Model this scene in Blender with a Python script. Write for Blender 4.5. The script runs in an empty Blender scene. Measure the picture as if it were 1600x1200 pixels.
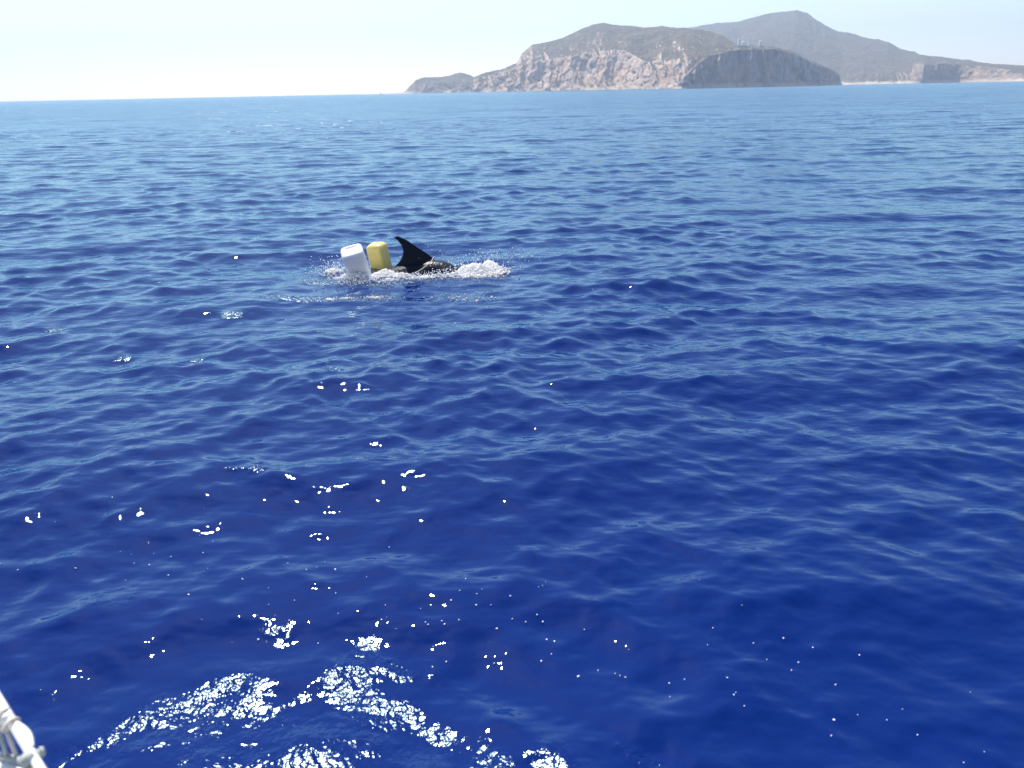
import bpy, bmesh, math, random
import numpy as np
from mathutils import Vector, Matrix

random.seed(7)
rng = np.random.default_rng(11)
S = bpy.context.scene
COL = S.collection
R = math.radians

# ------------------------------------------------------------------ camera
W, H, FPX = 1600.0, 1200.0, 1209.0
CAM_Z = 2.2
PITCH, ROLL = R(20.75), R(1.163)
f_ = Vector((0, math.cos(PITCH), -math.sin(PITCH)))
r0 = Vector((1, 0, 0)); u0 = r0.cross(f_)
r_ = r0 * math.cos(ROLL) - u0 * math.sin(ROLL)
u_ = r0 * math.sin(ROLL) + u0 * math.cos(ROLL)
CAM = Vector((0, 0, CAM_Z))
cd = bpy.data.cameras.new('camera')
cam = bpy.data.objects.new('camera', cd); COL.objects.link(cam)
cam.matrix_world = Matrix(((r_.x, u_.x, -f_.x, 0), (r_.y, u_.y, -f_.y, 0), (r_.z, u_.z, -f_.z, CAM_Z), (0, 0, 0, 1)))
cd.sensor_fit = 'HORIZONTAL'; cd.sensor_width = 36
cd.lens = 36 * FPX / W
cd.clip_start = 0.05; cd.clip_end = 40000
cd.dof.use_dof = True; cd.dof.focus_distance = 7.5
cd.dof.aperture_fstop = 2.4; cd.dof.aperture_blades = 3; cd.dof.aperture_rotation = R(30)
S.camera = cam

# ------------------------------------------------------------------ light
SUN_AZ, SUN_EL = R(-22), R(56)          # azimuth measured from +Y towards +X
wd = bpy.data.worlds.new('World'); S.world = wd; wd.use_nodes = True
nt = wd.node_tree; bg = nt.nodes['Background']
sky = nt.nodes.new('ShaderNodeTexSky'); sky.sky_type = 'NISHITA'
sky.sun_disc = False; sky.sun_elevation = SUN_EL; sky.sun_rotation = SUN_AZ
sky.air_density = 0.74; sky.dust_density = 0.3; sky.ozone_density = 0.3; sky.altitude = 0
tint = nt.nodes.new('ShaderNodeMix'); tint.data_type = 'RGBA'; tint.blend_type = 'MULTIPLY'; tint.inputs[0].default_value = 1
tint.inputs[7].default_value = (1.07, .945, .90, 1)      # the camera's cool white balance
nt.links.new(sky.outputs[0], tint.inputs[6]); nt.links.new(tint.outputs[2], bg.inputs[0]); bg.inputs[1].default_value = 0.103
sl = bpy.data.lights.new('sun', 'SUN'); sl.energy = 3.6; sl.angle = R(0.53); sl.color = (1, .955, .89)
sun = bpy.data.objects.new('sun', sl); COL.objects.link(sun)
sdir = Vector((math.sin(SUN_AZ) * math.cos(SUN_EL), math.cos(SUN_AZ) * math.cos(SUN_EL), math.sin(SUN_EL)))
sun.rotation_euler = sdir.to_track_quat('Z', 'Y').to_euler()
vs = S.view_settings
vs.view_transform = 'Standard'; vs.look = 'None'; vs.gamma = 1; vs.exposure = 1.15; vs.use_curve_mapping = False
S.render.engine = 'CYCLES'
cy = S.cycles
cy.use_denoising = True
cy.max_bounces = 8; cy.volume_bounces = 0; cy.transmission_bounces = 6; cy.transparent_max_bounces = 8
cy.caustics_reflective = False; cy.caustics_refractive = False
cy.sample_clamp_indirect = 6

# ------------------------------------------------------------------ helpers
def ray(px, py):
    return (f_ * FPX + r_ * (px - W / 2) - u_ * (py - H / 2))
def at_z(px, py, z=0.0):
    d = ray(px, py); t = (z - CAM_Z) / d.z; return CAM + d * t
def at_y(px, py, Y):
    d = ray(px, py); return CAM + d * (Y / d.y)
def at_R(px, py, dist):
    d = ray(px, py); return CAM + d * (dist / math.hypot(d.x, d.y))

def tag(o, label=None, cat=None, group=None, kind=None):
    if label: o['label'] = label
    if cat: o['category'] = cat
    if group: o['group'] = group
    if kind: o['kind'] = kind
    return o
def empty(name, loc, rot=(0, 0, 0)):
    o = bpy.data.objects.new(name, None); o.location = loc; o.rotation_euler = rot
    COL.objects.link(o); return o
def link(name, me, mat, parent=None, smooth=True):
    if mat: me.materials.append(mat)
    if smooth: me.polygons.foreach_set('use_smooth', [True] * len(me.polygons))
    o = bpy.data.objects.new(name, me); COL.objects.link(o)
    if parent: o.parent = parent
    return o
def from_bm(name, bm, mat, parent=None, smooth=True):
    bmesh.ops.recalc_face_normals(bm, faces=bm.faces)
    me = bpy.data.meshes.new(name); bm.to_mesh(me); bm.free()
    return link(name, me, mat, parent, smooth)
def grid_mesh(name, P, wrap=False):
    """P: rows x cols x 3"""
    n, m, _ = P.shape
    me = bpy.data.meshes.new(name)
    idx = np.arange(n * m).reshape(n, m)
    if wrap: idx = np.concatenate([idx, idx[:, :1]], 1)
    q = np.stack([idx[:-1, :-1], idx[:-1, 1:], idx[1:, 1:], idx[1:, :-1]], -1).reshape(-1, 4).astype(np.int32)
    me.vertices.add(n * m); me.vertices.foreach_set('co', P.astype(np.float32).ravel())
    me.loops.add(q.size); me.loops.foreach_set('vertex_index', q.ravel())
    me.polygons.add(len(q)); me.polygons.foreach_set('loop_start', np.arange(0, q.size, 4, dtype=np.int32))
    me.polygons.foreach_set('use_smooth', np.ones(len(q), dtype=bool))
    me.update(); me.validate()
    return me
def tube(bm, pts, rad, n=10, caps=True):
    pts = [Vector(p) for p in pts]; rings = []
    for i, p in enumerate(pts):
        a = pts[max(i - 1, 0)]; b = pts[min(i + 1, len(pts) - 1)]
        t = (b - a).normalized()
        up = Vector((0, 0, 1)) if abs(t.z) < .9 else Vector((1, 0, 0))
        s = t.cross(up).normalized(); v = s.cross(t)
        rr = rad[i] if hasattr(rad, '__len__') else rad
        rings.append([bm.verts.new(p + (s * math.cos(k * 2 * math.pi / n) + v * math.sin(k * 2 * math.pi / n)) * rr) for k in range(n)])
    for A, B in zip(rings, rings[1:]):
        for k in range(n): bm.faces.new((A[k], A[(k + 1) % n], B[(k + 1) % n], B[k]))
    if caps:
        bm.faces.new(rings[0]); bm.faces.new(rings[-1][::-1])

# numpy gradient noise -------------------------------------------------
PERM = np.concatenate([rng.permutation(256)] * 3)
GR = rng.normal(size=(256, 3)); GR /= np.linalg.norm(GR, axis=1)[:, None]
def noise3(x, y, z):
    xi, yi, zi = np.floor(x).astype(int), np.floor(y).astype(int), np.floor(z).astype(int)
    xf, yf, zf = x - xi, y - yi, z - zi
    u, v, w = [t * t * t * (t * (t * 6 - 15) + 10) for t in (xf, yf, zf)]
    out = 0
    for a in (0, 1):
        for b in (0, 1):
            for c in (0, 1):
                h = PERM[PERM[PERM[(xi + a) & 255] + ((yi + b) & 255)] + ((zi + c) & 255)]
                g = GR[h]
                d = g[..., 0] * (xf - a) + g[..., 1] * (yf - b) + g[..., 2] * (zf - c)
                out = out + d * (u if a else 1 - u) * (v if b else 1 - v) * (w if c else 1 - w)
    return out * 1.6
def fbm(x, y, z, o=4, g=.5):
    s, a = 0, 1
    for i in range(o):
        s = s + a * noise3(x * 2 ** i + 17 * i, y * 2 ** i, z * 2 ** i); a *= g
    return s

# ------------------------------------------------------------------ materials
def new_mat(name):
    m = bpy.data.materials.new(name); m.use_nodes = True
    return m, m.node_tree, m.node_tree.nodes['Principled BSDF']
def N(nt, t, **kw):
    n = nt.nodes.new('ShaderNode' + t)
    for k, v in kw.items():
        if k in n.inputs: n.inputs[k].default_value = v
        else: setattr(n, k, v)
    return n
def math_n(nt, op, a, b=None, clamp=False):
    n = nt.nodes.new('ShaderNodeMath'); n.operation = op; n.use_clamp = clamp
    for i, v in enumerate((a, b)):
        if v is None: continue
        if isinstance(v, (int, float)): n.inputs[i].default_value = v
        else: nt.links.new(v, n.inputs[i])
    return n.outputs[0]
def simple(name, color, rough=.4, var=.06, scale=20, bump=0.0, spec=.5, **kw):
    m, nt, b = new_mat(name)
    tc = N(nt, 'TexCoord'); nz = N(nt, 'TexNoise', Scale=scale, Detail=5.0)
    nt.links.new(tc.outputs['Object'], nz.inputs['Vector'])
    mx = N(nt, 'Mix', data_type='RGBA'); c = Vector(color)
    mx.inputs[6].default_value = (*(c * (1 - var * 2)), 1); mx.inputs[7].default_value = (*[min(1, v) for v in c * (1 + var * 2)], 1)
    nt.links.new(nz.outputs[0], mx.inputs[0]); nt.links.new(mx.outputs[2], b.inputs['Base Color'])
    b.inputs['Roughness'].default_value = rough; b.inputs['Specular IOR Level'].default_value = spec
    if bump:
        bp = N(nt, 'Bump', Strength=1.0, Distance=bump); nt.links.new(nz.outputs[0], bp.inputs['Height'])
        nt.links.new(bp.outputs[0], b.inputs['Normal'])
    for k, v in kw.items(): b.inputs[k].default_value = v
    return m

def water_material():
    m = bpy.data.materials.new('sea_water'); m.use_nodes = True; nt = m.node_tree; nt.nodes.clear()
    out = N(nt, 'OutputMaterial')
    tc = N(nt, 'TexCoord')
    at = N(nt, 'Attribute', attribute_name='lod')        # 0 near .. 1 where the mesh is too coarse for small waves
    wa = N(nt, 'Attribute', attribute_name='glint_wash')       # ruffled water: by the hull, plus patches added for sun glints
    def noise(scale, sx, sy, rot, detail=2.0, rough=.5):
        mp = N(nt, 'Mapping'); mp.inputs['Scale'].default_value = (scale * sx, scale * sy, scale)
        mp.inputs['Rotation'].default_value = (0, 0, rot)
        nt.links.new(tc.outputs['Object'], mp.inputs['Vector'])
        n = N(nt, 'TexNoise', Scale=1.0, Detail=detail, Roughness=rough)
        nt.links.new(mp.outputs[0], n.inputs['Vector']); return n.outputs[0]
    patch = noise(.55, 1, 1, .3, 2)
    pr = N(nt, 'MapRange'); nt.links.new(patch, pr.inputs[0])
    pr.inputs[1].default_value = .36; pr.inputs[2].default_value = .66; pr.inputs[3].default_value = .2; pr.inputs[4].default_value = 1.0
    fine = noise(17, 1, .8, .5, 2.0)
    mid = noise(5.5, .6, 1.25, .1, 2.0)
    coarse = noise(.9, .45, 1.2, -.1, 4.0, .6)
    h = math_n(nt, 'MULTIPLY', math_n(nt, 'MULTIPLY', fine, .0048), pr.outputs[0])
    h = math_n(nt, 'ADD', h, math_n(nt, 'MULTIPLY', math_n(nt, 'MULTIPLY', noise(29, 1, .9, .2, 2.5), .0112), wa.outputs['Fac']))
    h = math_n(nt, 'ADD', h, math_n(nt, 'MULTIPLY', mid, .015))
    h = math_n(nt, 'ADD', h, math_n(nt, 'MULTIPLY', math_n(nt, 'MULTIPLY', coarse, .19), at.outputs['Fac']))
    small = noise(3.2, .5, 1.25, .2, 2.0)
    h = math_n(nt, 'ADD', h, math_n(nt, 'MULTIPLY', math_n(nt, 'MULTIPLY', small, .045), at.outputs['Fac']))
    fa = N(nt, 'Attribute', attribute_name='far')
    for sc_, am_ in ((.2, .62), (.05, 1.5)):
        h = math_n(nt, 'ADD', h, math_n(nt, 'MULTIPLY', math_n(nt, 'MULTIPLY', noise(sc_, .4, 1.25, .07, 3.0, .6), am_), fa.outputs['Fac']))
    bp = N(nt, 'Bump', Strength=1.0, Distance=1.0); nt.links.new(h, bp.inputs['Height'])
    rr = N(nt, 'MapRange'); nt.links.new(at.outputs['Fac'], rr.inputs[0])
    rr.inputs[3].default_value = .06; rr.inputs[4].default_value = .26
    body = N(nt, 'BsdfDiffuse'); body.inputs['Color'].default_value = (0.0000, 0.0110, 0.106, 1)
    gl = N(nt, 'BsdfGlossy'); gl.distribution = 'BECKMANN'; gl.inputs['Color'].default_value = (.73, .99, .98, 1)
    nt.links.new(math_n(nt, 'ADD', rr.outputs[0], math_n(nt, 'MINIMUM', math_n(nt, 'MULTIPLY', wa.outputs['Fac'], .22), .17)), gl.inputs['Roughness'])
    fr = N(nt, 'Fresnel'); fr.inputs['IOR'].default_value = 1.345
    mx = N(nt, 'MixShader')
    for n_ in (body, gl, fr): nt.links.new(bp.outputs[0], n_.inputs['Normal'])
    nt.links.new(fr.outputs[0], mx.inputs[0]); nt.links.new(body.outputs[0], mx.inputs[1]); nt.links.new(gl.outputs[0], mx.inputs[2])
    nt.links.new(mx.outputs[0], out.inputs['Surface'])
    return m

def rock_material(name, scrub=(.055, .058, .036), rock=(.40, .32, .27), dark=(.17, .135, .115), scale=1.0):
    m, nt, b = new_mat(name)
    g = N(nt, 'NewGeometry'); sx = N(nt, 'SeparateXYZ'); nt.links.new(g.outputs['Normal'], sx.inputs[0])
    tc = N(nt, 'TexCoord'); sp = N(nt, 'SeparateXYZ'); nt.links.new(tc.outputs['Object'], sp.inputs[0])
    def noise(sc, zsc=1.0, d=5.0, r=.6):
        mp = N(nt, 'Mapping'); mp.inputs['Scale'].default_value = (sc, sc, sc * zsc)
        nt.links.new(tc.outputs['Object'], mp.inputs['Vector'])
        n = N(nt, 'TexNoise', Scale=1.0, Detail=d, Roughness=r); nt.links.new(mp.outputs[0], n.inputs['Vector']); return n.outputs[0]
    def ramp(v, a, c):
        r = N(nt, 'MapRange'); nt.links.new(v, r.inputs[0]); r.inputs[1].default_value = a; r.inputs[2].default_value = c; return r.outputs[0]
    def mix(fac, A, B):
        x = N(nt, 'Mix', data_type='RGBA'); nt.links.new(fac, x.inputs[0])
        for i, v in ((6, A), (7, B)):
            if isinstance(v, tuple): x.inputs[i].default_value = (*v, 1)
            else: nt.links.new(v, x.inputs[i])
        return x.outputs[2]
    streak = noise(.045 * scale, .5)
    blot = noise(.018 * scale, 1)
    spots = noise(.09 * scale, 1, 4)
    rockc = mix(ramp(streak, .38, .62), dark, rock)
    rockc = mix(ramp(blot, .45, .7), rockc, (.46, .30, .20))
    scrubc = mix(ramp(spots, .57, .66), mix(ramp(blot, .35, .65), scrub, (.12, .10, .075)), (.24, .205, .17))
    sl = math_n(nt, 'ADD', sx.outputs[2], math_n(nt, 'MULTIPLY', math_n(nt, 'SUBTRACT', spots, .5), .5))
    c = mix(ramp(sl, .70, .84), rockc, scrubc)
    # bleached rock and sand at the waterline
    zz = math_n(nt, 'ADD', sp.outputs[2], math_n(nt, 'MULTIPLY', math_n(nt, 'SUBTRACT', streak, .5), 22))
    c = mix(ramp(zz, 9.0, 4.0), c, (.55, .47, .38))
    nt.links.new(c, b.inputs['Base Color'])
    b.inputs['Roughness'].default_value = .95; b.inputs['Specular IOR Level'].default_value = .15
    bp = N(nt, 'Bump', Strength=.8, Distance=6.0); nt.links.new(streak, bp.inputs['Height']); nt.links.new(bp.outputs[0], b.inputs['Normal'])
    return m

M_sea = water_material()
M_rock = rock_material('island_rock', scrub=(.075, .066, .048), rock=(.66, .51, .40), dark=(.44, .34, .28))
M_shaderock = rock_material('shaded_island_rock', rock=(.36, .36, .38), dark=(.09, .09, .10))  # island rock with the cliff's shade put into its darker, greyer colour
M_farrock = rock_material('far_island_rock', scrub=(.085, .072, .05), rock=(.38, .31, .25))
M_white = simple('white_paint', (.8, .8, .78), .35, .03)
M_rail = simple('white_rail_plastic', (.8, .79, .74), .3, .04, 60)
M_deck = simple('gelcoat', (.8, .8, .78), .25, .02, 8)
M_rope = simple('pale_rope', (.55, .5, .44), .8, .15, 90, .004)
M_bung = simple('grey_cord', (.35, .38, .36), .7, .1, 90)
M_can_w = simple('white_canister_plastic', (.84, .83, .82), .38, .03, 7, .002, **{'Subsurface Weight': .5, 'Subsurface Scale': .06, 'Subsurface Radius': (.6, .6, .6)})
M_can_y = simple('yellow_canister_plastic', (.80, .66, .20), .35, .12, 6, .002, **{'Subsurface Weight': .6, 'Subsurface Scale': .08, 'Subsurface Radius': (.7, .6, .3)})
M_cap = simple('dark_cap_plastic', (.05, .05, .06), .4)
M_foam = simple('sea_foam', (.93, .92, .90), .35, .02, 30)
_nt = M_foam.node_tree; _b = _nt.nodes['Principled BSDF']; _t = _nt.nodes.new('ShaderNodeBsdfTranslucent'); _t.inputs[0].default_value = (.95, .95, .93, 1)
_m = _nt.nodes.new('ShaderNodeMixShader'); _m.inputs[0].default_value = .55
_nt.links.new(_b.outputs[0], _m.inputs[1]); _nt.links.new(_t.outputs[0], _m.inputs[2]); _nt.links.new(_m.outputs[0], _nt.nodes['Material Output'].inputs[0])
M_drop, _nt, _b = new_mat('water_drop')
_b.inputs['Base Color'].default_value = (.9, .92, .94, 1)
_b.inputs['Roughness'].default_value = .05; _b.inputs['IOR'].default_value = 1.33

def dolphin_material():
    m, nt, b = new_mat('dolphin_skin')
    tc = N(nt, 'TexCoord'); sp = N(nt, 'SeparateXYZ'); nt.links.new(tc.outputs['Object'], sp.inputs[0])
    nz = N(nt, 'TexNoise', Scale=4.0, Detail=6.0); nt.links.new(tc.outputs['Object'], nz.inputs['Vector'])
    s = math_n(nt, 'ADD', sp.outputs[2], math_n(nt, 'MULTIPLY', math_n(nt, 'SUBTRACT', nz.outputs[0], .5), .12))
    r = N(nt, 'ValToRGB'); cr = r.color_ramp
    mr = N(nt, 'MapRange'); nt.links.new(s, mr.inputs[0]); mr.inputs[1].default_value = -.36; mr.inputs[2].default_value = .16
    nt.links.new(mr.outputs[0], r.inputs[0])
    cr.elements[0].position = .2; cr.elements[0].color = (.35, .35, .36, 1)
    cr.elements[1].position = .78; cr.elements[1].color = (.009, .012, .022, 1)
    e = cr.elements.new(.55); e.color = (.028, .028, .034, 1)
    nt.links.new(r.outputs[0], b.inputs['Base Color'])
    b.inputs['Roughness'].default_value = .38; b.inputs['Specular IOR Level'].default_value = .1
    return m
M_dolphin = dolphin_material()

# ------------------------------------------------------------------ the sea
FIN = at_z(648, 423, 0.0)          # foot of the fin
CANW = at_z(563, 427, 0.0); CANY = at_z(592, 418, 0.0)
def wave_set():
    wv = []
    g = np.random.default_rng(5)
    n = 170
    lam = np.exp(np.linspace(math.log(.07), math.log(11), n))
    for L in lam:
        L = L * g.uniform(.95, 1.05)
        spread = .85 if L > 1 else 1.15
        th = g.normal(0, spread * .62) + R(-82)
        # slope per component
        s = np.interp(L, [.07, .15, .3, .7, 1.2, 2.2, 11], [.017, .032, .037, .032, .020, .0085, .0009])
        k = 2 * math.pi / L
        wv.append((k * math.cos(th), k * math.sin(th), k, s / k * g.uniform(.6, 1.4), g.uniform(0, 2 * math.pi), L))
    return wv
WAVES = wave_set()
def displace(x, y, spacing=None):
    dx = np.zeros_like(x); dy = np.zeros_like(x); dz = np.zeros_like(x)
    fineA = .75 + .5 * noise3(x * .35, y * .35, x * 0 + 3.3)      # gusty patches
    fineA = np.clip(fineA, .3, 1.3)
    for kx, ky, k, a, ph, L in WAVES:
        if spacing is None: w = 1.0
        else:
            w = np.clip((L / spacing - 2.2) / 2.5, 0, 1)
        if L < 1.0: w = w * fineA
        t = kx * x + ky * y + ph
        s = np.sin(t); c = np.cos(t)
        aw = a * w
        dz += aw * c; dx -= aw * s * kx / k * .9; dy -= aw * s * ky / k * .9
    # the churned water round the animal
    for (P, amp, rad) in ((FIN, .05, .75), (CANW, .045, .55)):
        d2 = (x - P.x) ** 2 + ((y - P.y) * 1.2) ** 2
        e = np.exp(-d2 / rad ** 2)
        dz += amp * e * noise3(x * 4.5, y * 4.5, x * 0 + 9)
        damp = 1 - .55 * np.exp(-d2 / 1.1 ** 2)
        dz *= damp
    # curved wash spreading from the hull at the lower left
    rr = np.hypot(x + .9, y - 1.0)
    e = np.exp(-((rr - 1.5) / .9) ** 2)
    dz += .0085 * e * np.sin(rr * 2 * math.pi / .36 + 1.5 * noise3(x * 1.2, y * 1.2, x * 0))
    return dx, dy, dz
def water_z(x, y):
    a = np.array([float(x)]); b = np.array([float(y)])
    return float(displace(a, b)[2][0])

def build_sea():
    RMAX = 6000.0
    rad = [.25]
    while rad[-1] < 75: rad.append(rad[-1] * 1.0052)
    while rad[-1] < 700: rad.append(rad[-1] * 1.014)
    while rad[-1] < RMAX: rad.append(rad[-1] * 1.04)
    rad[-1] = RMAX; rad = np.array(rad)
    fan = np.linspace(R(-44), R(44), 940)
    rest = np.linspace(R(44), R(316), 150)[1:-1]
    az = np.concatenate([fan, rest])
    RR, AA = np.meshgrid(rad, az, indexing='ij')
    x = RR * np.sin(AA); y = RR * np.cos(AA)
    dr = np.gradient(rad)[:, None]
    da = np.gradient(az); da[:len(fan)] = fan[1] - fan[0]; da[len(fan):] = rest[1] - rest[0]
    sp = np.maximum(dr * np.ones_like(RR), RR * da[None, :] * 1.0)
    dx, dy, dz = displace(x, y, sp)
    P = np.stack([x + dx, y + dy, dz], -1)
    me = grid_mesh('sea', P, wrap=True)
    lod = np.clip((sp - .03) / .28, 0, 1).astype(np.float32)
    a = me.attributes.new('lod', 'FLOAT', 'POINT'); a.data.foreach_set('value', lod.ravel())
    # ruffled bands added to raise sun glints, the near ones as the hull's wash
    glint_wash = np.zeros_like(x)
    wob = .12 * fbm(x * 2.2, y * 2.2, 0 * x + 4, 3)
    BANDS = [([(40, 1215), (130, 1160), (220, 1120), (310, 1090), (380, 1068)], .085, 1.0), ([(130, 1200), (230, 1150), (330, 1120)], .08, .9),
             ([(545, 1050), (600, 1095), (680, 1130), (740, 1175), (800, 1240)], .07, 1.0), ([(575, 1018), (640, 1050)], .035, .9), ([(680, 1048), (755, 1078)], .035, .8),
             ([(400, 1120), (520, 1140), (640, 1170), (700, 1230)], .10, .7), ([(300, 1180), (420, 1180), (520, 1200), (620, 1240)], .14, .75), ([(740, 1140), (790, 1200)], .05, .8), ([(965, 1160), (1035, 1195)], .03, .8),
             ([(488, 469), (540, 466), (605, 466)], .12, 2.4), ([(415, 464), (470, 466)], .07, 1.8), ([(480, 436), (530, 440), (590, 443), (650, 437)], .16, 2.0), ([(700, 462), (750, 470)], .09, 1.9),
             ([(345, 743), (400, 745)], .035, 1.4), ([(352, 493), (368, 493)], .06, 2.4), ([(278, 528), (292, 528)], .05, 2.2), ([(180, 554), (195, 553)], .05, 2.4), ([(303, 560), (312, 561)], .04, 2.2),
             ([(78, 510), (86, 511)], .05, 2.4), ([(490, 516), (512, 519)], .05, 2.2), ([(192, 522), (197, 523)], .04, 2.2), ([(250, 439), (256, 439)], .07, 2.4), ([(508, 567), (514, 582)], .03, 2.0),
             ([(20, 1090), (150, 1080)], .03, .3), ([(850, 1180), (900, 1215)], .06, .6), ([(180, 925), (190, 930)], .03, .5), ([(385, 905), (410, 912)], .03, .5), ([(420, 985), (440, 992)], .03, .5)]
    near = RR < 16
    for line, wd_, am in BANDS:
        q = [at_z(a_, b_, 0) for a_, b_ in line]
        best = np.full(x.shape, 9.0)
        for A_, B_ in zip(q, q[1:]):
            ex, ey = B_.x - A_.x, B_.y - A_.y; L2 = ex * ex + ey * ey
            t_ = np.clip(((x - A_.x) * ex + (y - A_.y) * ey) / L2, 0, 1)
            best = np.minimum(best, np.hypot(x - A_.x - t_ * ex, y - A_.y - t_ * ey))
        glint_wash = np.maximum(glint_wash, am * np.exp(-((best + wob) / (wd_ * 1.12)) ** 2))
    glint_wash = (glint_wash * near).astype(np.float32)
    far = np.clip((RR - 35) / 70, 0, 1).astype(np.float32)
    a = me.attributes.new('far', 'FLOAT', 'POINT'); a.data.foreach_set('value', far.ravel())
    a = me.attributes.new('glint_wash', 'FLOAT', 'POINT'); a.data.foreach_set('value', glint_wash.ravel())
    o = link('sea', me, M_sea, smooth=False)
    # normals up
    if me.polygons[0].normal.z < 0: me.flip_normals()
    tag(o, kind='structure'); return o
build_sea()

# ------------------------------------------------------------------ the island
def hor_y(x): return 141.7 - (x - 800) * math.tan(ROLL)
SH = ([0, 560, 640, 742, 1060, 1310, 1600, 1800], [158.5, 151, 148, 146, 139, 131.5, 123, 117])
def corr(x, y): return y + hor_y(x) - np.interp(x, *SH)
def px_az_el(x, y):
    d = ray(x, y); return math.atan2(d.x, d.y), d.z / math.hypot(d.x, d.y)
def land(name, x0, x1, shore, cliff, crest, back, mat, ncols, gully=10, seed=0, label=None):
    """shore: [(px, R)], cliff: [(px, py, offset)], crest: [(px, py, offset)], back: fall-off length behind the crest"""
    px = np.linspace(x0, x1, ncols)
    sx, sR = zip(*shore); Rs = np.interp(px, sx, sR)
    az = np.array([px_az_el(p, hor_y(p))[0] for p in px])
    def line(L):
        lx, ly, lo = zip(*L)
        yy = np.interp(px, lx, ly); oo = np.interp(px, lx, lo)
        el = np.array([px_az_el(p, corr(p, q))[1] for p, q in zip(px, yy)])
        return np.maximum(el * (Rs + oo), .0), oo
    Hc, oc = line(cliff); Hr, orr = line(crest)
    Hr = np.maximum(Hr, Hc * 1.01); orr = np.maximum(orr, oc + 8)
    # rows: param t 0 below water, 1 shore, 2 cliff top, 3 crest, 4 back
    t = np.concatenate([np.linspace(0, 1, 4)[:-1], np.linspace(1, 2, 46)[:-1], np.linspace(2, 3, 60)[:-1], np.linspace(3, 4, 24)])
    T, _ = np.meshgrid(t, px, indexing='ij')
    def kn(vals):
        vals = np.stack([np.broadcast_to(v, px.shape) for v in vals])   # 5 x cols
        i = np.clip(np.floor(T).astype(int), 0, 3); fr = T - i
        c = np.arange(len(px))[None, :].repeat(len(t), 0)
        return vals[i, c] * (1 - fr) + vals[i + 1, c] * fr
    Rr = kn([Rs - 14, Rs, Rs + oc, Rs + orr, Rs + orr + back])
    Z = kn([-10 + 0 * Rs, 0 * Rs, Hc, Hr, -6 + 0 * Rs])
    # rounded profile between the knots of the slope
    fr = np.clip(T - 2, 0, 1); Z += ((T > 2) & (T < 3)) * np.sin(fr * math.pi) * .10 * (Hr - Hc)[None, :]
    X = Rr * np.sin(az)[None, :]; Y = Rr * np.cos(az)[None, :]
    fade = np.clip(Z / 12, 0, 1)
    # gullies and buttresses: move the face in and out, mostly constant with height
    al = az[None, :] * Rs[None, :] + 0 * T
    cl = np.exp(-((T - 1.6) / .75) ** 2)
    wp = fbm(al / 70, Z / 50, 0 * T + seed + 9, 3)
    rid = 1 - np.abs(fbm(al / 75 + seed + wp * .13 + Z / 400, Z / 240, 0 * T + seed, 5, .55)) * 1.6
    off = (rid - .5) * gully * cl * np.clip(Hc / 20, .15, 1)[None, :] + fbm(X / 24, Y / 24, Z / 13 + seed, 4) * (2.4 + gully * .06) * cl
    Rr2 = Rr - off
    g2 = fbm(X / 120 + seed, Y / 120, 0 * T + seed, 5, .5)
    mid = np.clip((T - 1.8) / .5, 0, 1)
    Z = Z + (g2 * 5.5 - np.abs(fbm(al / 90 + 3 * seed, Rr / 400, 0 * T, 4)) * 8 * np.sin(np.clip((T - 2), 0, 1) * math.pi)) * mid * fade * np.clip(Hr / 60, .1, 1)[None, :]
    Z = Z + fbm(X / 14, Y / 14, 0 * T + 5, 2) * 1.1 * fade * mid
    X = Rr2 * np.sin(az)[None, :]; Y = Rr2 * np.cos(az)[None, :]
    P = np.stack([X, Y, Z], -1)
    me = grid_mesh(name, P)
    o = link(name, me, mat)
    if sum(p.normal.z for p in list(me.polygons)[::997]) < 0: me.flip_normals()
    tag(o, label, kind='structure')
    return P, px

land('headland', 740, 1260,
    [(740, 2260), (808, 2150), (900, 2000), (1000, 1820), (1060, 1715), (1110, 1770), (1260, 2000)],
    [(740, 126, 34), (760, 121, 45), (808, 106, 60), (860, 93, 75), (900, 88, 80), (960, 78, 95), (985, 84, 85), (1005, 97, 60), (1040, 95, 60),
     (1060, 92, 56), (1085, 88, 44), (1110, 84, 40), (1150, 79, 40), (1200, 79, 40), (1230, 86, 40), (1260, 130, 40)],
    [(740, 123, 60), (760, 115, 90), (790, 108, 120), (808, 102, 140), (815, 88, 190), (832, 73, 220), (865, 66, 260), (900, 52, 330), (925, 41, 380), (940, 38, 400),
     (965, 40, 400), (1010, 44, 400), (1060, 44, 380), (1085, 45, 340), (1130, 60, 240), (1148, 71, 120), (1200, 75, 90), (1230, 82, 80), (1260, 130, 70)],
    420, M_rock, 900, gully=26, seed=2)
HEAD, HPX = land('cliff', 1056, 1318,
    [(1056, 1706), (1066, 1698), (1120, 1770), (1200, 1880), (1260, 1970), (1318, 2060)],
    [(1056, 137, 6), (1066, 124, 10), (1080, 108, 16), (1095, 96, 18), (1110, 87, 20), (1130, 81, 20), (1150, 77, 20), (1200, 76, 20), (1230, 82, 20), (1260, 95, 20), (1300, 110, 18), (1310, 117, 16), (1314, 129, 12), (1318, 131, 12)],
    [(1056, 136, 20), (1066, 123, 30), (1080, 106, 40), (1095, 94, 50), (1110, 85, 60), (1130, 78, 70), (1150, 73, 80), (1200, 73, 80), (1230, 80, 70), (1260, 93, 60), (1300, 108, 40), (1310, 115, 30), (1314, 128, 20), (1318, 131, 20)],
    200, M_shaderock, 620, gully=27, seed=3)
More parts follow.
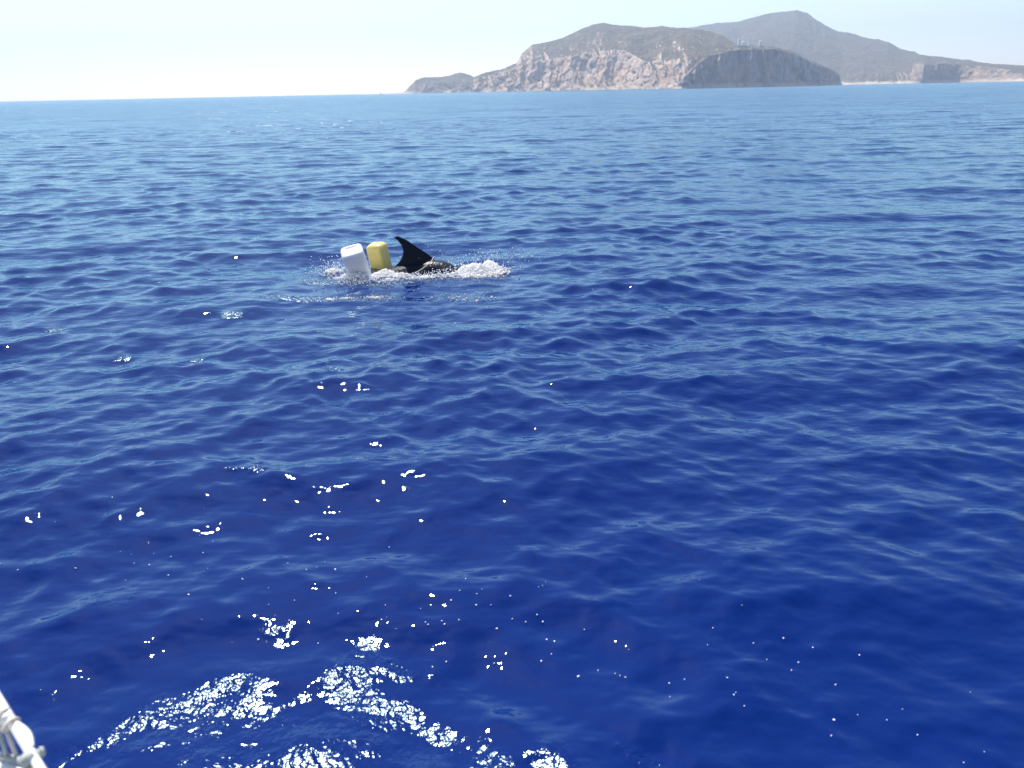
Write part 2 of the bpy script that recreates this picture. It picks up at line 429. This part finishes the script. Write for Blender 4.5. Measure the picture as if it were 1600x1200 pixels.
land('mountain', 1000, 1900,
    [(1000, 2900), (1300, 2800), (1415, 2740), (1440, 2700), (1490, 2790), (1520, 2760), (1600, 2560), (1900, 2450)],
    [(1000, 120, 60), (1310, 124, 120), (1345, 115, 90), (1400, 112, 80), (1422, 111, 60), (1440, 99, 26), (1480, 97, 26), (1515, 100, 50), (1600, 108, 60), (1900, 118, 60)],
    [(1000, 60, 800), (1040, 52, 850), (1083, 43, 900), (1110, 37, 900), (1150, 34, 900), (1180, 24, 900), (1210, 19, 900), (1235, 17, 900), (1250, 21, 900), (1265, 33, 880), (1300, 48, 850),
     (1340, 56, 800), (1380, 64, 700), (1392, 72, 650), (1420, 80, 560), (1450, 87, 450), (1500, 91, 380), (1550, 96, 320), (1600, 99, 300), (1900, 112, 250)],
    900, M_farrock, 1100, gully=22, seed=5)
land('promontory', 540, 775,
    [(540, 3000), (640, 2780), (775, 2600)],
    [(540, 152, 10), (600, 149.2, 10), (632, 147, 20), (648, 137, 30), (665, 132, 30), (730, 130, 30), (775, 140, 30)],
    [(540, 152, 20), (600, 149.0, 30), (632, 146, 40), (650, 128, 90), (665, 123, 110), (690, 122, 120), (720, 114, 130), (730, 118, 120), (745, 123, 110), (775, 140, 90)],
    200, M_farrock, 360, gully=14, seed=8)

# ------------------------------------------------------------------ station on the headland
def on_head(px, back=.1):
    c = int(np.argmin(np.abs(HPX - px)))
    colp = HEAD[:, c]; i = int(np.argmax(colp[:, 2])); return Vector(colp[i])
def box(bm, cx, cy, z0, sx, sy, h, taper=1.0):
    vs_ = []
    for z, k in ((z0, 1), (z0 + h, taper)):
        vs_.append([bm.verts.new((cx + a * sx / 2 * k, cy + b * sy / 2 * k, z)) for a, b in ((-1, -1), (1, -1), (1, 1), (-1, 1))])
    A, B = vs_
    bm.faces.new(A[::-1]); bm.faces.new(B)
    for k in range(4): bm.faces.new((A[k], A[(k + 1) % 4], B[(k + 1) % 4], B[k]))
p = on_head(1165)
mast = tag(empty('radio_mast', p - Vector((0, 0, 1))), 'thin white mast on a white block, tallest mark on the headland top', 'mast')
b = bmesh.new(); box(b, 0, 0, 0, 4.5, 5, 10, .9); from_bm('base', b, M_white, mast, False)
b = bmesh.new(); tube(b, [(0, 0, 10), (.4, 0, 17), (2.4, 0, 24)], [.9, .7, .45], 8)
for z in (12, 15, 18): tube(b, [(-1.2 + z * .06, 0, z), (1.4 + z * .06, 0, z + 1)], .25, 6)
from_bm('pole', b, M_white, mast, False)
b = bmesh.new(); tube(b, [(1.2, -.4, 22.5), (2.4, -1.0, 23.2), (3.6, -1.4, 25)], [.5, 1.5, .7], 8); from_bm('antenna', b, M_white, mast, False)
for px, w, h, lab, tp in ((1182, 4.2, 9, 'small white tower right of the thin mast on the headland top', .85), (1149.5, 4.5, 12, 'white tower left of the thin mast on the headland top', .6), (1156, 4.5, 6.5, 'low white hut between the tower and the thin mast', 1)):
    p = on_head(px)
    t = tag(empty('white_tower' if h > 7 else 'hut', p - Vector((0, 0, 1))), lab, 'tower' if h > 7 else 'hut')
    b = bmesh.new(); w *= 1.35; h *= 1.1; box(b, 0, 0, 0, w, w, h, tp); from_bm('wall', b, M_white, t, False)
    b = bmesh.new(); box(b, 0, 0, h, w * tp * 1.12, w * tp * 1.12, w * .5, .12); from_bm('roof', b, M_white, t, False)
p = on_head(1146)
t = tag(empty('boundary_wall', p - Vector((0, 0, 1))), 'low pale wall beside the white tower on the headland top', 'wall')
b = bmesh.new(); box(b, -4, -3, 0, 12, 1, 3.5, .95); o = from_bm('stonework', b, M_white, t, False)

# far boats on the horizon
def far_boat(px, Rd, sc, label, sail):
    a = px_az_el(px, hor_y(px))[0]
    t = tag(empty('sailing_boat' if sail else 'motor_boat', (Rd * math.sin(a), Rd * math.cos(a), 0), (0, 0, .3)), label, 'boat')
    b = bmesh.new()
    pts = [(-1, .0), (-.95, .22), (0, .28), (.7, .16), (1.05, 0), (.7, -.16), (0, -.28), (-.95, -.22)]
    A = [b.verts.new((x * 4 * sc * .9, y * 4 * sc * .8, -.3)) for x, y in pts]; B = [b.verts.new((x * 4 * sc, y * 4 * sc, 1.0 * sc)) for x, y in pts]
    for k in range(8): b.faces.new((A[k], A[(k + 1) % 8], B[(k + 1) % 8], B[k]))
    b.faces.new(B); b.faces.new(A[::-1]); from_bm('hull', b, M_white, t, False)
    b = bmesh.new(); box(b, -.3 * sc, 0, sc, 3.4 * sc, 1.3 * sc, 1.1 * sc, .85); from_bm('cabin', b, M_white, t, False)
    if sail:
        b = bmesh.new(); tube(b, [(0, 0, 0), (0, 0, 11 * sc)], .12 * sc, 6); from_bm('mast', b, M_white, t, False)
        b = bmesh.new()
        L = [Vector((-.2, 0, 1.8)) * sc, Vector((-3.3, .25, 1.8)) * sc, Vector((-.2, 0, 10.5)) * sc]
        F = [b.verts.new(v + Vector((0, .03, 0))) for v in L]; G = [b.verts.new(v - Vector((0, .03, 0))) for v in L]
        b.faces.new(F); b.faces.new(G[::-1])
        for k in range(3): b.faces.new((F[k], F[(k + 1) % 3], G[(k + 1) % 3], G[k]))
        from_bm('sail', b, M_white, t, False)
far_boat(595, 2500, .7, 'tiny pale sailing boat on the horizon left of the small headland', True)
far_boat(292, 4700, 1.3, 'tiny motor boat on the open horizon at the far left', False)
far_boat(467, 4700, 1.1, 'tiny motor boat on the horizon between the left edge and the island', False)

# ------------------------------------------------------------------ the dolphin
# local frame: origin at fin foot on the waterline, x to the head (right in the picture)
DY = FIN.y
dol_root = FIN.copy(); dol_root.z = 0
def build_dolphin():
    bm = bmesh.new()
    # spine stations: (x, y, z centre, half width, half height); head to +x and bending to the camera
    st = [(-1.38, .10, -.34, .03, .05), (-1.1, .08, -.32, .05, .10), (-.8, .05, -.26, .10, .155), (-.5, .02, -.20, .16, .205), (-.2, 0, -.16, .205, .225),
          (.05, -.01, -.11, .215, .225), (.3, -.03, -.06, .205, .215), (.5, -.09, -.12, .19, .195), (.75, -.2, -.22, .17, .175), (.92, -.28, -.20, .155, .17), (1.1, -.40, -.15, .125, .145),
          (1.25, -.50, -.10, .09, .10), (1.32, -.56, -.10, .045, .045), (1.47, -.68, -.12, .026, .024)]
    # resample
    A = np.array(st); s = np.linspace(0, 1, len(A)); q = np.linspace(0, 1, 60)
    Q = np.stack([np.interp(q, s, A[:, i]) for i in range(5)], 1)
    for _ in range(3): Q[1:-1] = (Q[:-2] + 2 * Q[1:-1] + Q[2:]) / 4
    rings = []; n = 24
    for i, (x, y, z, w, h) in enumerate(Q):
        a = Q[max(i - 1, 0), :3]; b_ = Q[min(i + 1, 59), :3]; t = Vector(b_ - a).normalized()
        sd = Vector((0, 0, 1)).cross(t).normalized(); up = t.cross(sd)
        rings.append([bm.verts.new(Vector((x, y, z)) + sd * math.cos(k * 2 * math.pi / n) * w + up * math.sin(k * 2 * math.pi / n) * h) for k in range(n)])
    for A_, B_ in zip(rings, rings[1:]):
        for k in range(n): bm.faces.new((A_[k], A_[(k + 1) % n], B_[(k + 1) % n], B_[k]))
    bm.faces.new(rings[0][::-1]); bm.faces.new(rings[-1])
    # dorsal fin: outline from base front to tip to base rear (pixels), in the plane y = DY
    lead = [(683, 428), (681, 412), (677, 402.3), (669, 396), (660, 390), (649, 382.6), (637, 374.5), (624, 368.6), (618, 369)]
    trail = [(606, 432), (611, 423), (618, 415), (626, 407), (630, 399), (631, 391), (628.5, 383), (623, 376), (617.5, 370.5)]
    m = len(lead); secs = []
    for i in range(m):
        a = at_y(*lead[i], DY) - dol_root; b_ = at_y(*trail[i], DY) - dol_root
        fr = i / (m - 1); th = .042 * (1 - fr) ** .8 + .006
        ring = []
        for k in range(16):
            an = k * 2 * math.pi / 16
            u = (1 - math.cos(an)) / 2             # 0 lead .. 1 trail .. back
            prof = math.sin(an) * (1 - .45 * u)
            pnt = a.lerp(b_, u); ring.append(bm.verts.new(pnt + Vector((-.02 * fr, prof * th, 0)) ))
        secs.append(ring)
    for A_, B_ in zip(secs, secs[1:]):
        for k in range(16): bm.faces.new((A_[k], A_[(k + 1) % 16], B_[(k + 1) % 16], B_[k]))
    bm.faces.new(secs[0][::-1]); bm.faces.new(secs[-1])
    # tail flukes and pectoral fins (below the surface)
    def blade(root, tip, c0, c1, th):
        root = Vector(root); tip = Vector(tip); R_ = []
        for i in range(7):
            f = i / 6; c = root.lerp(tip, f) + Vector((-.16 * f * f, 0, 0)); L = c0 * (1 - f) + c1 * f
            R_.append([bm.verts.new(c + Vector((math.cos(k * math.pi / 5) * L / 2, 0, math.sin(k * math.pi / 5) * th * (1 - .8 * f)))) for k in range(10)])
        for A_, B_ in zip(R_, R_[1:]):
            for k in range(10): bm.faces.new((A_[k], A_[(k + 1) % 10], B_[(k + 1) % 10], B_[k]))
        bm.faces.new(R_[0][::-1]); bm.faces.new(R_[-1])
    blade((-1.33, .09, -.34), (-1.45, .42, -.36), .24, .05, .025); blade((-1.33, .11, -.34), (-1.45, -.24, -.36), .24, .05, .025)
    blade((.72, -.3, -.36), (.5, -.62, -.55), .17, .04, .025); blade((.78, .0, -.36), (.55, .34, -.55), .17, .04, .025)
    o = from_bm('dolphin', bm, M_dolphin)
    o.location = dol_root
    md = o.modifiers.new('fuse', 'REMESH'); md.mode = 'VOXEL'; md.voxel_size = .011; md.use_smooth_shade = True
    sm = o.modifiers.new('smooth', 'SMOOTH'); sm.iterations = 3; sm.factor = .5
    tag(o, 'dark dolphin at the surface with its curved back fin raised beside the canisters', 'dolphin')
    return o
dolphin = build_dolphin()

# ------------------------------------------------------------------ canisters
def canister(name, foot, w, d, h, tilt, yaw, mat, label, cham, sink):
    root = tag(empty(name, foot), label, 'canister')
    root.rotation_euler = (R(tilt[0]), R(tilt[1]), R(yaw))
    bm = bmesh.new()
    n = 28; prof = [(-sink, .80), (-sink + .03, .93), (-sink + .07, 1.0)]
    for k in range(9): prof.append((-sink + .07 + (h + sink - .07 - cham) * (k + 1) / 9, 1.0))
    for k in range(1, 8):
        a = k / 7 * math.pi / 2; prof.append((h - cham + cham * math.sin(a), 1 - (1 - math.cos(a)) * cham * 1.9 / w))
    rings = []
    for z, s in prof:
        ring = []
        # rounded rectangle (superellipse), faint blow-moulded waist bands
        band = 1 - .012 * (math.cos(z / .075 * 2 * math.pi) > .82) * (0 < z < h - cham)
        for k in range(n):
            a = k * 2 * math.pi / n; e = .38
            cx = math.copysign(abs(math.cos(a)) ** e, math.cos(a)); sy = math.copysign(abs(math.sin(a)) ** e, math.sin(a))
            dx_ = (1 - s) * w / 2
            ring.append(bm.verts.new((cx * (w / 2 - dx_) * band, sy * (d / 2 - dx_) * band, z)))
        rings.append(ring)
    for A_, B_ in zip(rings, rings[1:]):
        for k in range(n): bm.faces.new((A_[k], A_[(k + 1) % n], B_[(k + 1) % n], B_[k]))
    bm.faces.new(rings[0][::-1])
    top = rings[-1]
    # slightly dished base panel, which floats uppermost
    ins = [bm.verts.new(v.co * 1.0 * Vector((.75, .75, 1)).x if False else Vector((v.co.x * .78, v.co.y * .78, v.co.z - .012))) for v in top]
    mid_ = [bm.verts.new(Vector((v.co.x * .9, v.co.y * .9, v.co.z + .004))) for v in top]
    for k in range(n):
        bm.faces.new((top[k], top[(k + 1) % n], mid_[(k + 1) % n], mid_[k])); bm.faces.new((mid_[k], mid_[(k + 1) % n], ins[(k + 1) % n], ins[k]))
    bm.faces.new(ins)
    body = from_bm('body', bm, mat, root)
    sb = body.modifiers.new('sub', 'SUBSURF'); sb.levels = 1; sb.render_levels = 1
    bm = bmesh.new(); tube(bm, [(-w * .3, 0, -sink), (-w * .3, 0, -sink - .06), (w * .1, 0, -sink - .06), (w * .1, 0, -sink)], .014, 8); from_bm('handle', bm, mat, root)
    bm = bmesh.new(); tube(bm, [(w * .3, 0, -sink + .01), (w * .3, 0, -sink - .05)], .03, 14); from_bm('cap', bm, M_cap, root)
    return root
canister('white_canister', CANW + Vector((0, 0, -.02)), .285, .24, .42, (27, -13), 10, M_can_w, 'white plastic canister floating upended at the left of the yellow one', .035, .12)
canister('yellow_canister', CANY + Vector((.03, .05, -.01)), .245, .22, .345, (10, -4), -24, M_can_y, 'yellow plastic canister floating between the white one and the fin', .07, .12)

# rope over the animal's back
bm = bmesh.new()
pts = [at_y(612, 432, DY - .25), at_y(632, 430, DY - .25), at_y(650, 426, DY - .23), at_y(660, 420, DY - .21), at_y(669, 413, DY - .17), at_y(675, 407, DY - .1), at_y(678, 401, DY - .03), at_y(679, 404, DY + .03)]
P2 = []
for a, b in zip(pts, pts[1:]):
    for k in range(4): P2.append(a.lerp(b, k / 4))
for _ in range(2): P2 = [P2[0]] + [(P2[i - 1] + P2[i] * 2 + P2[i + 1]) / 4 for i in range(1, len(P2) - 1)] + [P2[-1]]
tube(bm, P2, .0065, 7)
o = from_bm('rope', bm, M_rope); tag(o, 'pale rope looped over the dolphin in front of its fin', 'rope')
bm = bmesh.new()
a = CANW + Vector((.05, -.02, -.14)); b = P2[0] + Vector((0, 0, -.05))
tube(bm, [a, a.lerp(b, .5) - Vector((0, 0, .12)), b, P2[0]], .008, 6)
o = from_bm('tow_line', bm, M_rope); tag(o, 'pale line under water tying the canisters to the rope', 'rope')

# ------------------------------------------------------------------ splash
ICO = bmesh.new(); bmesh.ops.create_icosphere(ICO, subdivisions=1, radius=1.0)
IV = np.array([v.co[:] for v in ICO.verts]); IFc = np.array([[v.index for v in f.verts] for f in ICO.faces]); ICO.free()
ICO = bmesh.new(); bmesh.ops.create_icosphere(ICO, subdivisions=2, radius=1.0)
IV2 = np.array([v.co[:] for v in ICO.verts]); IF2 = np.array([[v.index for v in f.verts] for f in ICO.faces]); ICO.free()
def blobs(name, pts, rad, mat, stretch=None, hi=False):
    V0, F0 = (IV2, IF2) if hi else (IV, IFc)
    pts = np.asarray(pts); rad = np.asarray(rad)
    sc = rng.uniform(.65, 1.35, (len(pts), 1, 3))
    V = V0[None] * rad[:, None, None] * sc + pts[:, None]
    F = F0[None] + (np.arange(len(pts)) * len(V0))[:, None, None]
    me = bpy.data.meshes.new(name); me.from_pydata([], [], [])
    V = V.reshape(-1, 3); F = F.reshape(-1, 3).astype(np.int32)
    me.vertices.add(len(V)); me.vertices.foreach_set('co', V.astype(np.float32).ravel())
    me.loops.add(F.size); me.loops.foreach_set('vertex_index', F.ravel())
    me.polygons.add(len(F)); me.polygons.foreach_set('loop_start', np.arange(0, F.size, 3, dtype=np.int32))
    me.update(); return link(name, me, mat)
def surf(px, py):
    p = at_z(px, py, 0.0); return p
def mound(spec, n):
    """spec: px, py (foot), half width m, half depth m, height m -> points spread in a low mound of froth"""
    out = []
    px, py, a, d, h = spec; c = surf(px, py)
    th = rng.uniform(0, 2 * math.pi, n); r = np.clip(np.abs(rng.normal(0, .62, n)), 0, 1.5)
    x = c.x + np.cos(th) * r * a; y = c.y + np.sin(th) * r * d
    top = 1.15 * h * np.exp(-r ** 2 * 1.6) * (.85 + .35 * noise3(x * 9, y * 9, x * 0 + 2))
    z = displace(x, y)[2] + np.clip(top, 0, 1) * rng.uniform(0, 1, n) ** .6
    return np.stack([x, y, z], 1)
fo = [mound((744, 426, .29, .2, .135), 4200), mound((765, 421, .18, .14, .12), 1100), mound((700, 431, .14, .05, .03), 150),
      mound((735, 430, .22, .12, .03), 500),
      mound((558, 433, .26, .12, .09), 800), mound((600, 429, .20, .08, .07), 500), mound((628, 431, .22, .06, .035), 420),
      mound((663, 433, .20, .06, .02), 200), mound((520, 425, .14, .12, .05), 170), mound((607, 437, .12, .04, .02), 140)]
fo += [mound((515, 469, .12, .05, .012), 22), mound((545, 466, .10, .05, .012), 26), mound((590, 465, .12, .06, .014), 34), mound((745, 470, .05, .03, .01), 14)]
fo = np.concatenate(fo)
o = blobs('foam', fo, rng.uniform(.006, .02, len(fo)) * rng.uniform(.5, 1.1, len(fo)), M_foam)
rm_ = o.modifiers.new('fuse', 'REMESH'); rm_.mode = 'VOXEL'; rm_.voxel_size = .0065; rm_.use_smooth_shade = True
tag(o, 'white foam churned up round the dolphin and the canisters', 'foam', kind='stuff')
def spray(px, py, sx, sy, h, n, rm=(.0025, .0095)):
    c = surf(px, py)
    x = c.x + rng.normal(0, sx, n); y = c.y + rng.normal(0, sy, n)
    z = displace(x, y)[2] + np.abs(rng.normal(0, h, n)) * .9 + .003
    return np.stack([x, y, z], 1), rng.uniform(*rm, n)
sp = [spray(518, 425, .15, .15, .10, 300), spray(550, 440, .2, .12, .05, 300), spray(590, 438, .22, .1, .05, 260), spray(650, 434, .28, .08, .04, 260),
      spray(745, 425, .3, .18, .12, 420), spray(700, 431, .18, .05, .05, 150, (.004, .012)), spray(530, 468, .3, .05, .012, 90, (.003, .008)), spray(590, 466, .1, .05, .015, 50, (.003, .008)),
      spray(770, 405, .4, .4, .03, 120), spray(720, 465, .3, .15, .015, 80), spray(640, 395, .25, .3, .06, 50), spray(600, 440, 1.0, .6, .02, 90)]
o = blobs('spray', np.concatenate([a for a, _ in sp]), np.concatenate([b for _, b in sp]), M_drop)
tag(o, 'water droplets thrown up round the dolphin and the canisters', 'spray', kind='stuff')
# bubbles drifting on the nearer water
n = 105
bx = np.concatenate([rng.normal(300, 170, 35), rng.normal(820, 190, 45), rng.normal(1230, 200, 25)]); by = 820 + rng.normal(0, 1, n) * 40 + np.clip(bx, 0, 1500) * .17 + rng.uniform(-10, 60, n)
pts = []
for a, b in zip(bx, by):
    q = at_z(a, b, 0); q.z = water_z(q.x, q.y) + .001; pts.append(q[:])
o = blobs('bubbles', np.array(pts), rng.uniform(.0018, .0042, n), M_drop, hi=True)
tag(o, 'tiny bubbles drifting on the near water', 'bubbles', kind='stuff')

# ------------------------------------------------------------------ the boat the picture is taken from
DZ = .98
def on_drop(px, py, z): return at_z(px, py, z)
boat = tag(empty('boat', (-.6, .2, DZ)), 'white boat corner with tubular rail at the lower left edge', 'boat')
def wm(o):            # parent keeping world coordinates
    o.parent = boat; o.matrix_parent_inverse = Matrix.Translation(boat.location).inverted(); return o
e0 = on_drop(0, 1178, DZ); e1 = on_drop(45, 1203, DZ); dv = (e1 - e0).normalized()
edge = [e0 - dv * 1.6 + Vector((-.3, -.5, 0)), e0 - dv * .8 + Vector((0, -.06, 0)), e0 - dv * .3, e0, e1, e1 + dv * .5 + Vector((0, -.04, 0)), e1 + dv * 1.3 + Vector((0, -.25, 0)), e1 + dv * 2.3 + Vector((0, -.8, 0))]
bm = bmesh.new()
prof = [(0, -.0, 0), (.0, 0, 0)]
secs = []
for q in edge:
    inn = Vector((-.35, -.94, 0))
    row = [q + inn * 1.6, q + inn * .07 + Vector((0, 0, .0)), q + inn * .05 + Vector((0, 0, .028)), q + inn * .015 + Vector((0, 0, .028)), q + Vector((0, 0, .01)), q - Vector((0, 0, .03)), q + inn * .01 - Vector((0, 0, .06)),
           q + inn * .09 - Vector((0, 0, .5)), q + inn * .25 - Vector((0, 0, 1.2))]
    secs.append([bm.verts.new(v) for v in row])
for A_, B_ in zip(secs, secs[1:]):
    for k in range(len(A_) - 1): bm.faces.new((A_[k], A_[k + 1], B_[k + 1], B_[k]))
o = from_bm('hull', bm, M_deck); wm(o)
RZ = 1.1
a = on_drop(-4, 1090, RZ); b = on_drop(62, 1200, RZ); dr_ = (b - a).normalized()
bm = bmesh.new(); tube(bm, [a - dr_ * 1.2, a, b, b + dr_ * .35, b + dr_ * .6 - Vector((0, 0, .04)), b + dr_ * .66 - Vector((0, 0, .14))], .0084, 16); wm(from_bm('rail', bm, M_rail))
# bulging cord wrapped along the outer side of the rail
sd = dr_.cross(Vector((0, 0, 1))).normalized()
if sd.y < 0: sd = -sd
q0 = on_drop(10, 1124, RZ)
bm = bmesh.new()
hel = []
for k in range(40):
    f = k / 39; an = f * 2.6 * math.pi + 1.0
    hel.append(q0 + dr_ * (f * .05 - .012) + (sd * math.cos(an) + Vector((0, 0, 1)) * math.sin(an)) * (.0145))
tube(bm, hel, .0042, 8); wm(from_bm('cord', bm, M_rope))
bm = bmesh.new()
hp = []
for k in range(12):
    f = k / 11; hp.append(q0 + dr_ * (.03 + f * .09) + sd * (.008 + .008 * math.sin(f * math.pi)) + Vector((0, 0, .004)))
tube(bm, hp, .0055, 8); wm(from_bm('cord', bm, M_rail))
# clamp knob
k0 = on_drop(53, 1181, RZ)
bm = bmesh.new(); tube(bm, [k0 - sd * .012, k0 + sd * .010], [.008, .008], 12); tube(bm, [k0 + sd * .010, k0 + sd * .012, k0 + sd * .017], [.007, .010, .008], 12)
tube(bm, [k0 - dr_ * .004 - sd * .01, k0 + dr_ * .012 - sd * .01], .0135, 16); wm(from_bm('clamp', bm, M_bung))
bm = bmesh.new(); tube(bm, [q0 - dr_ * .006, q0 + dr_ * .006], .0125, 16); wm(from_bm('collar', bm, M_rail))
# support lines below the rail
for (x0, y0, x1, y1, rr, m) in ((-6, 1128, 12, 1186, .0038, M_bung), (10, 1142, 27, 1184, .004, M_rope)):
    A_ = on_drop(x0, y0, RZ - .02); B_ = on_drop(x1, y1, DZ + .03)
    bm = bmesh.new(); tube(bm, [A_ + (A_ - B_) * .0, A_.lerp(B_, .5) - Vector((0, 0, .004)), B_], rr, 8); wm(from_bm('line', bm, m))
bm = bmesh.new(); c0 = on_drop(22, 1188, DZ + .03)
tube(bm, [c0 - Vector((.03, -.01, 0)), c0 + Vector((.035, -.01, 0))], .008, 10); wm(from_bm('cleat', bm, M_bung))
bm = bmesh.new(); s0 = on_drop(44, 1196, RZ); s1 = s0.copy(); s1.z = DZ; tube(bm, [s0 - Vector((0, 0, .008)), s1], .008, 12); wm(from_bm('post', bm, M_rail))

# ------------------------------------------------------------------ haze
bm = bmesh.new(); bmesh.ops.create_cube(bm, size=1.0)
me = bpy.data.meshes.new('haze'); bm.to_mesh(me); bm.free()
hz = bpy.data.objects.new('haze', me); COL.objects.link(hz)
hz.scale = (12400, 12400, 420); hz.location = (0, 0, 420 / 2 - 1.5)
hm = bpy.data.materials.new('haze'); hm.use_nodes = True; hn = hm.node_tree; hn.nodes.clear()
out = hn.nodes.new('ShaderNodeOutputMaterial'); pv = hn.nodes.new('ShaderNodeVolumePrincipled')
pv.inputs['Color'].default_value = (.56, .72, .94, 1); pv.inputs['Density'].default_value = 0.0002; pv.inputs['Anisotropy'].default_value = .3
hn.links.new(pv.outputs[0], out.inputs['Volume']); me.materials.append(hm)
tag(hz, kind='stuff')
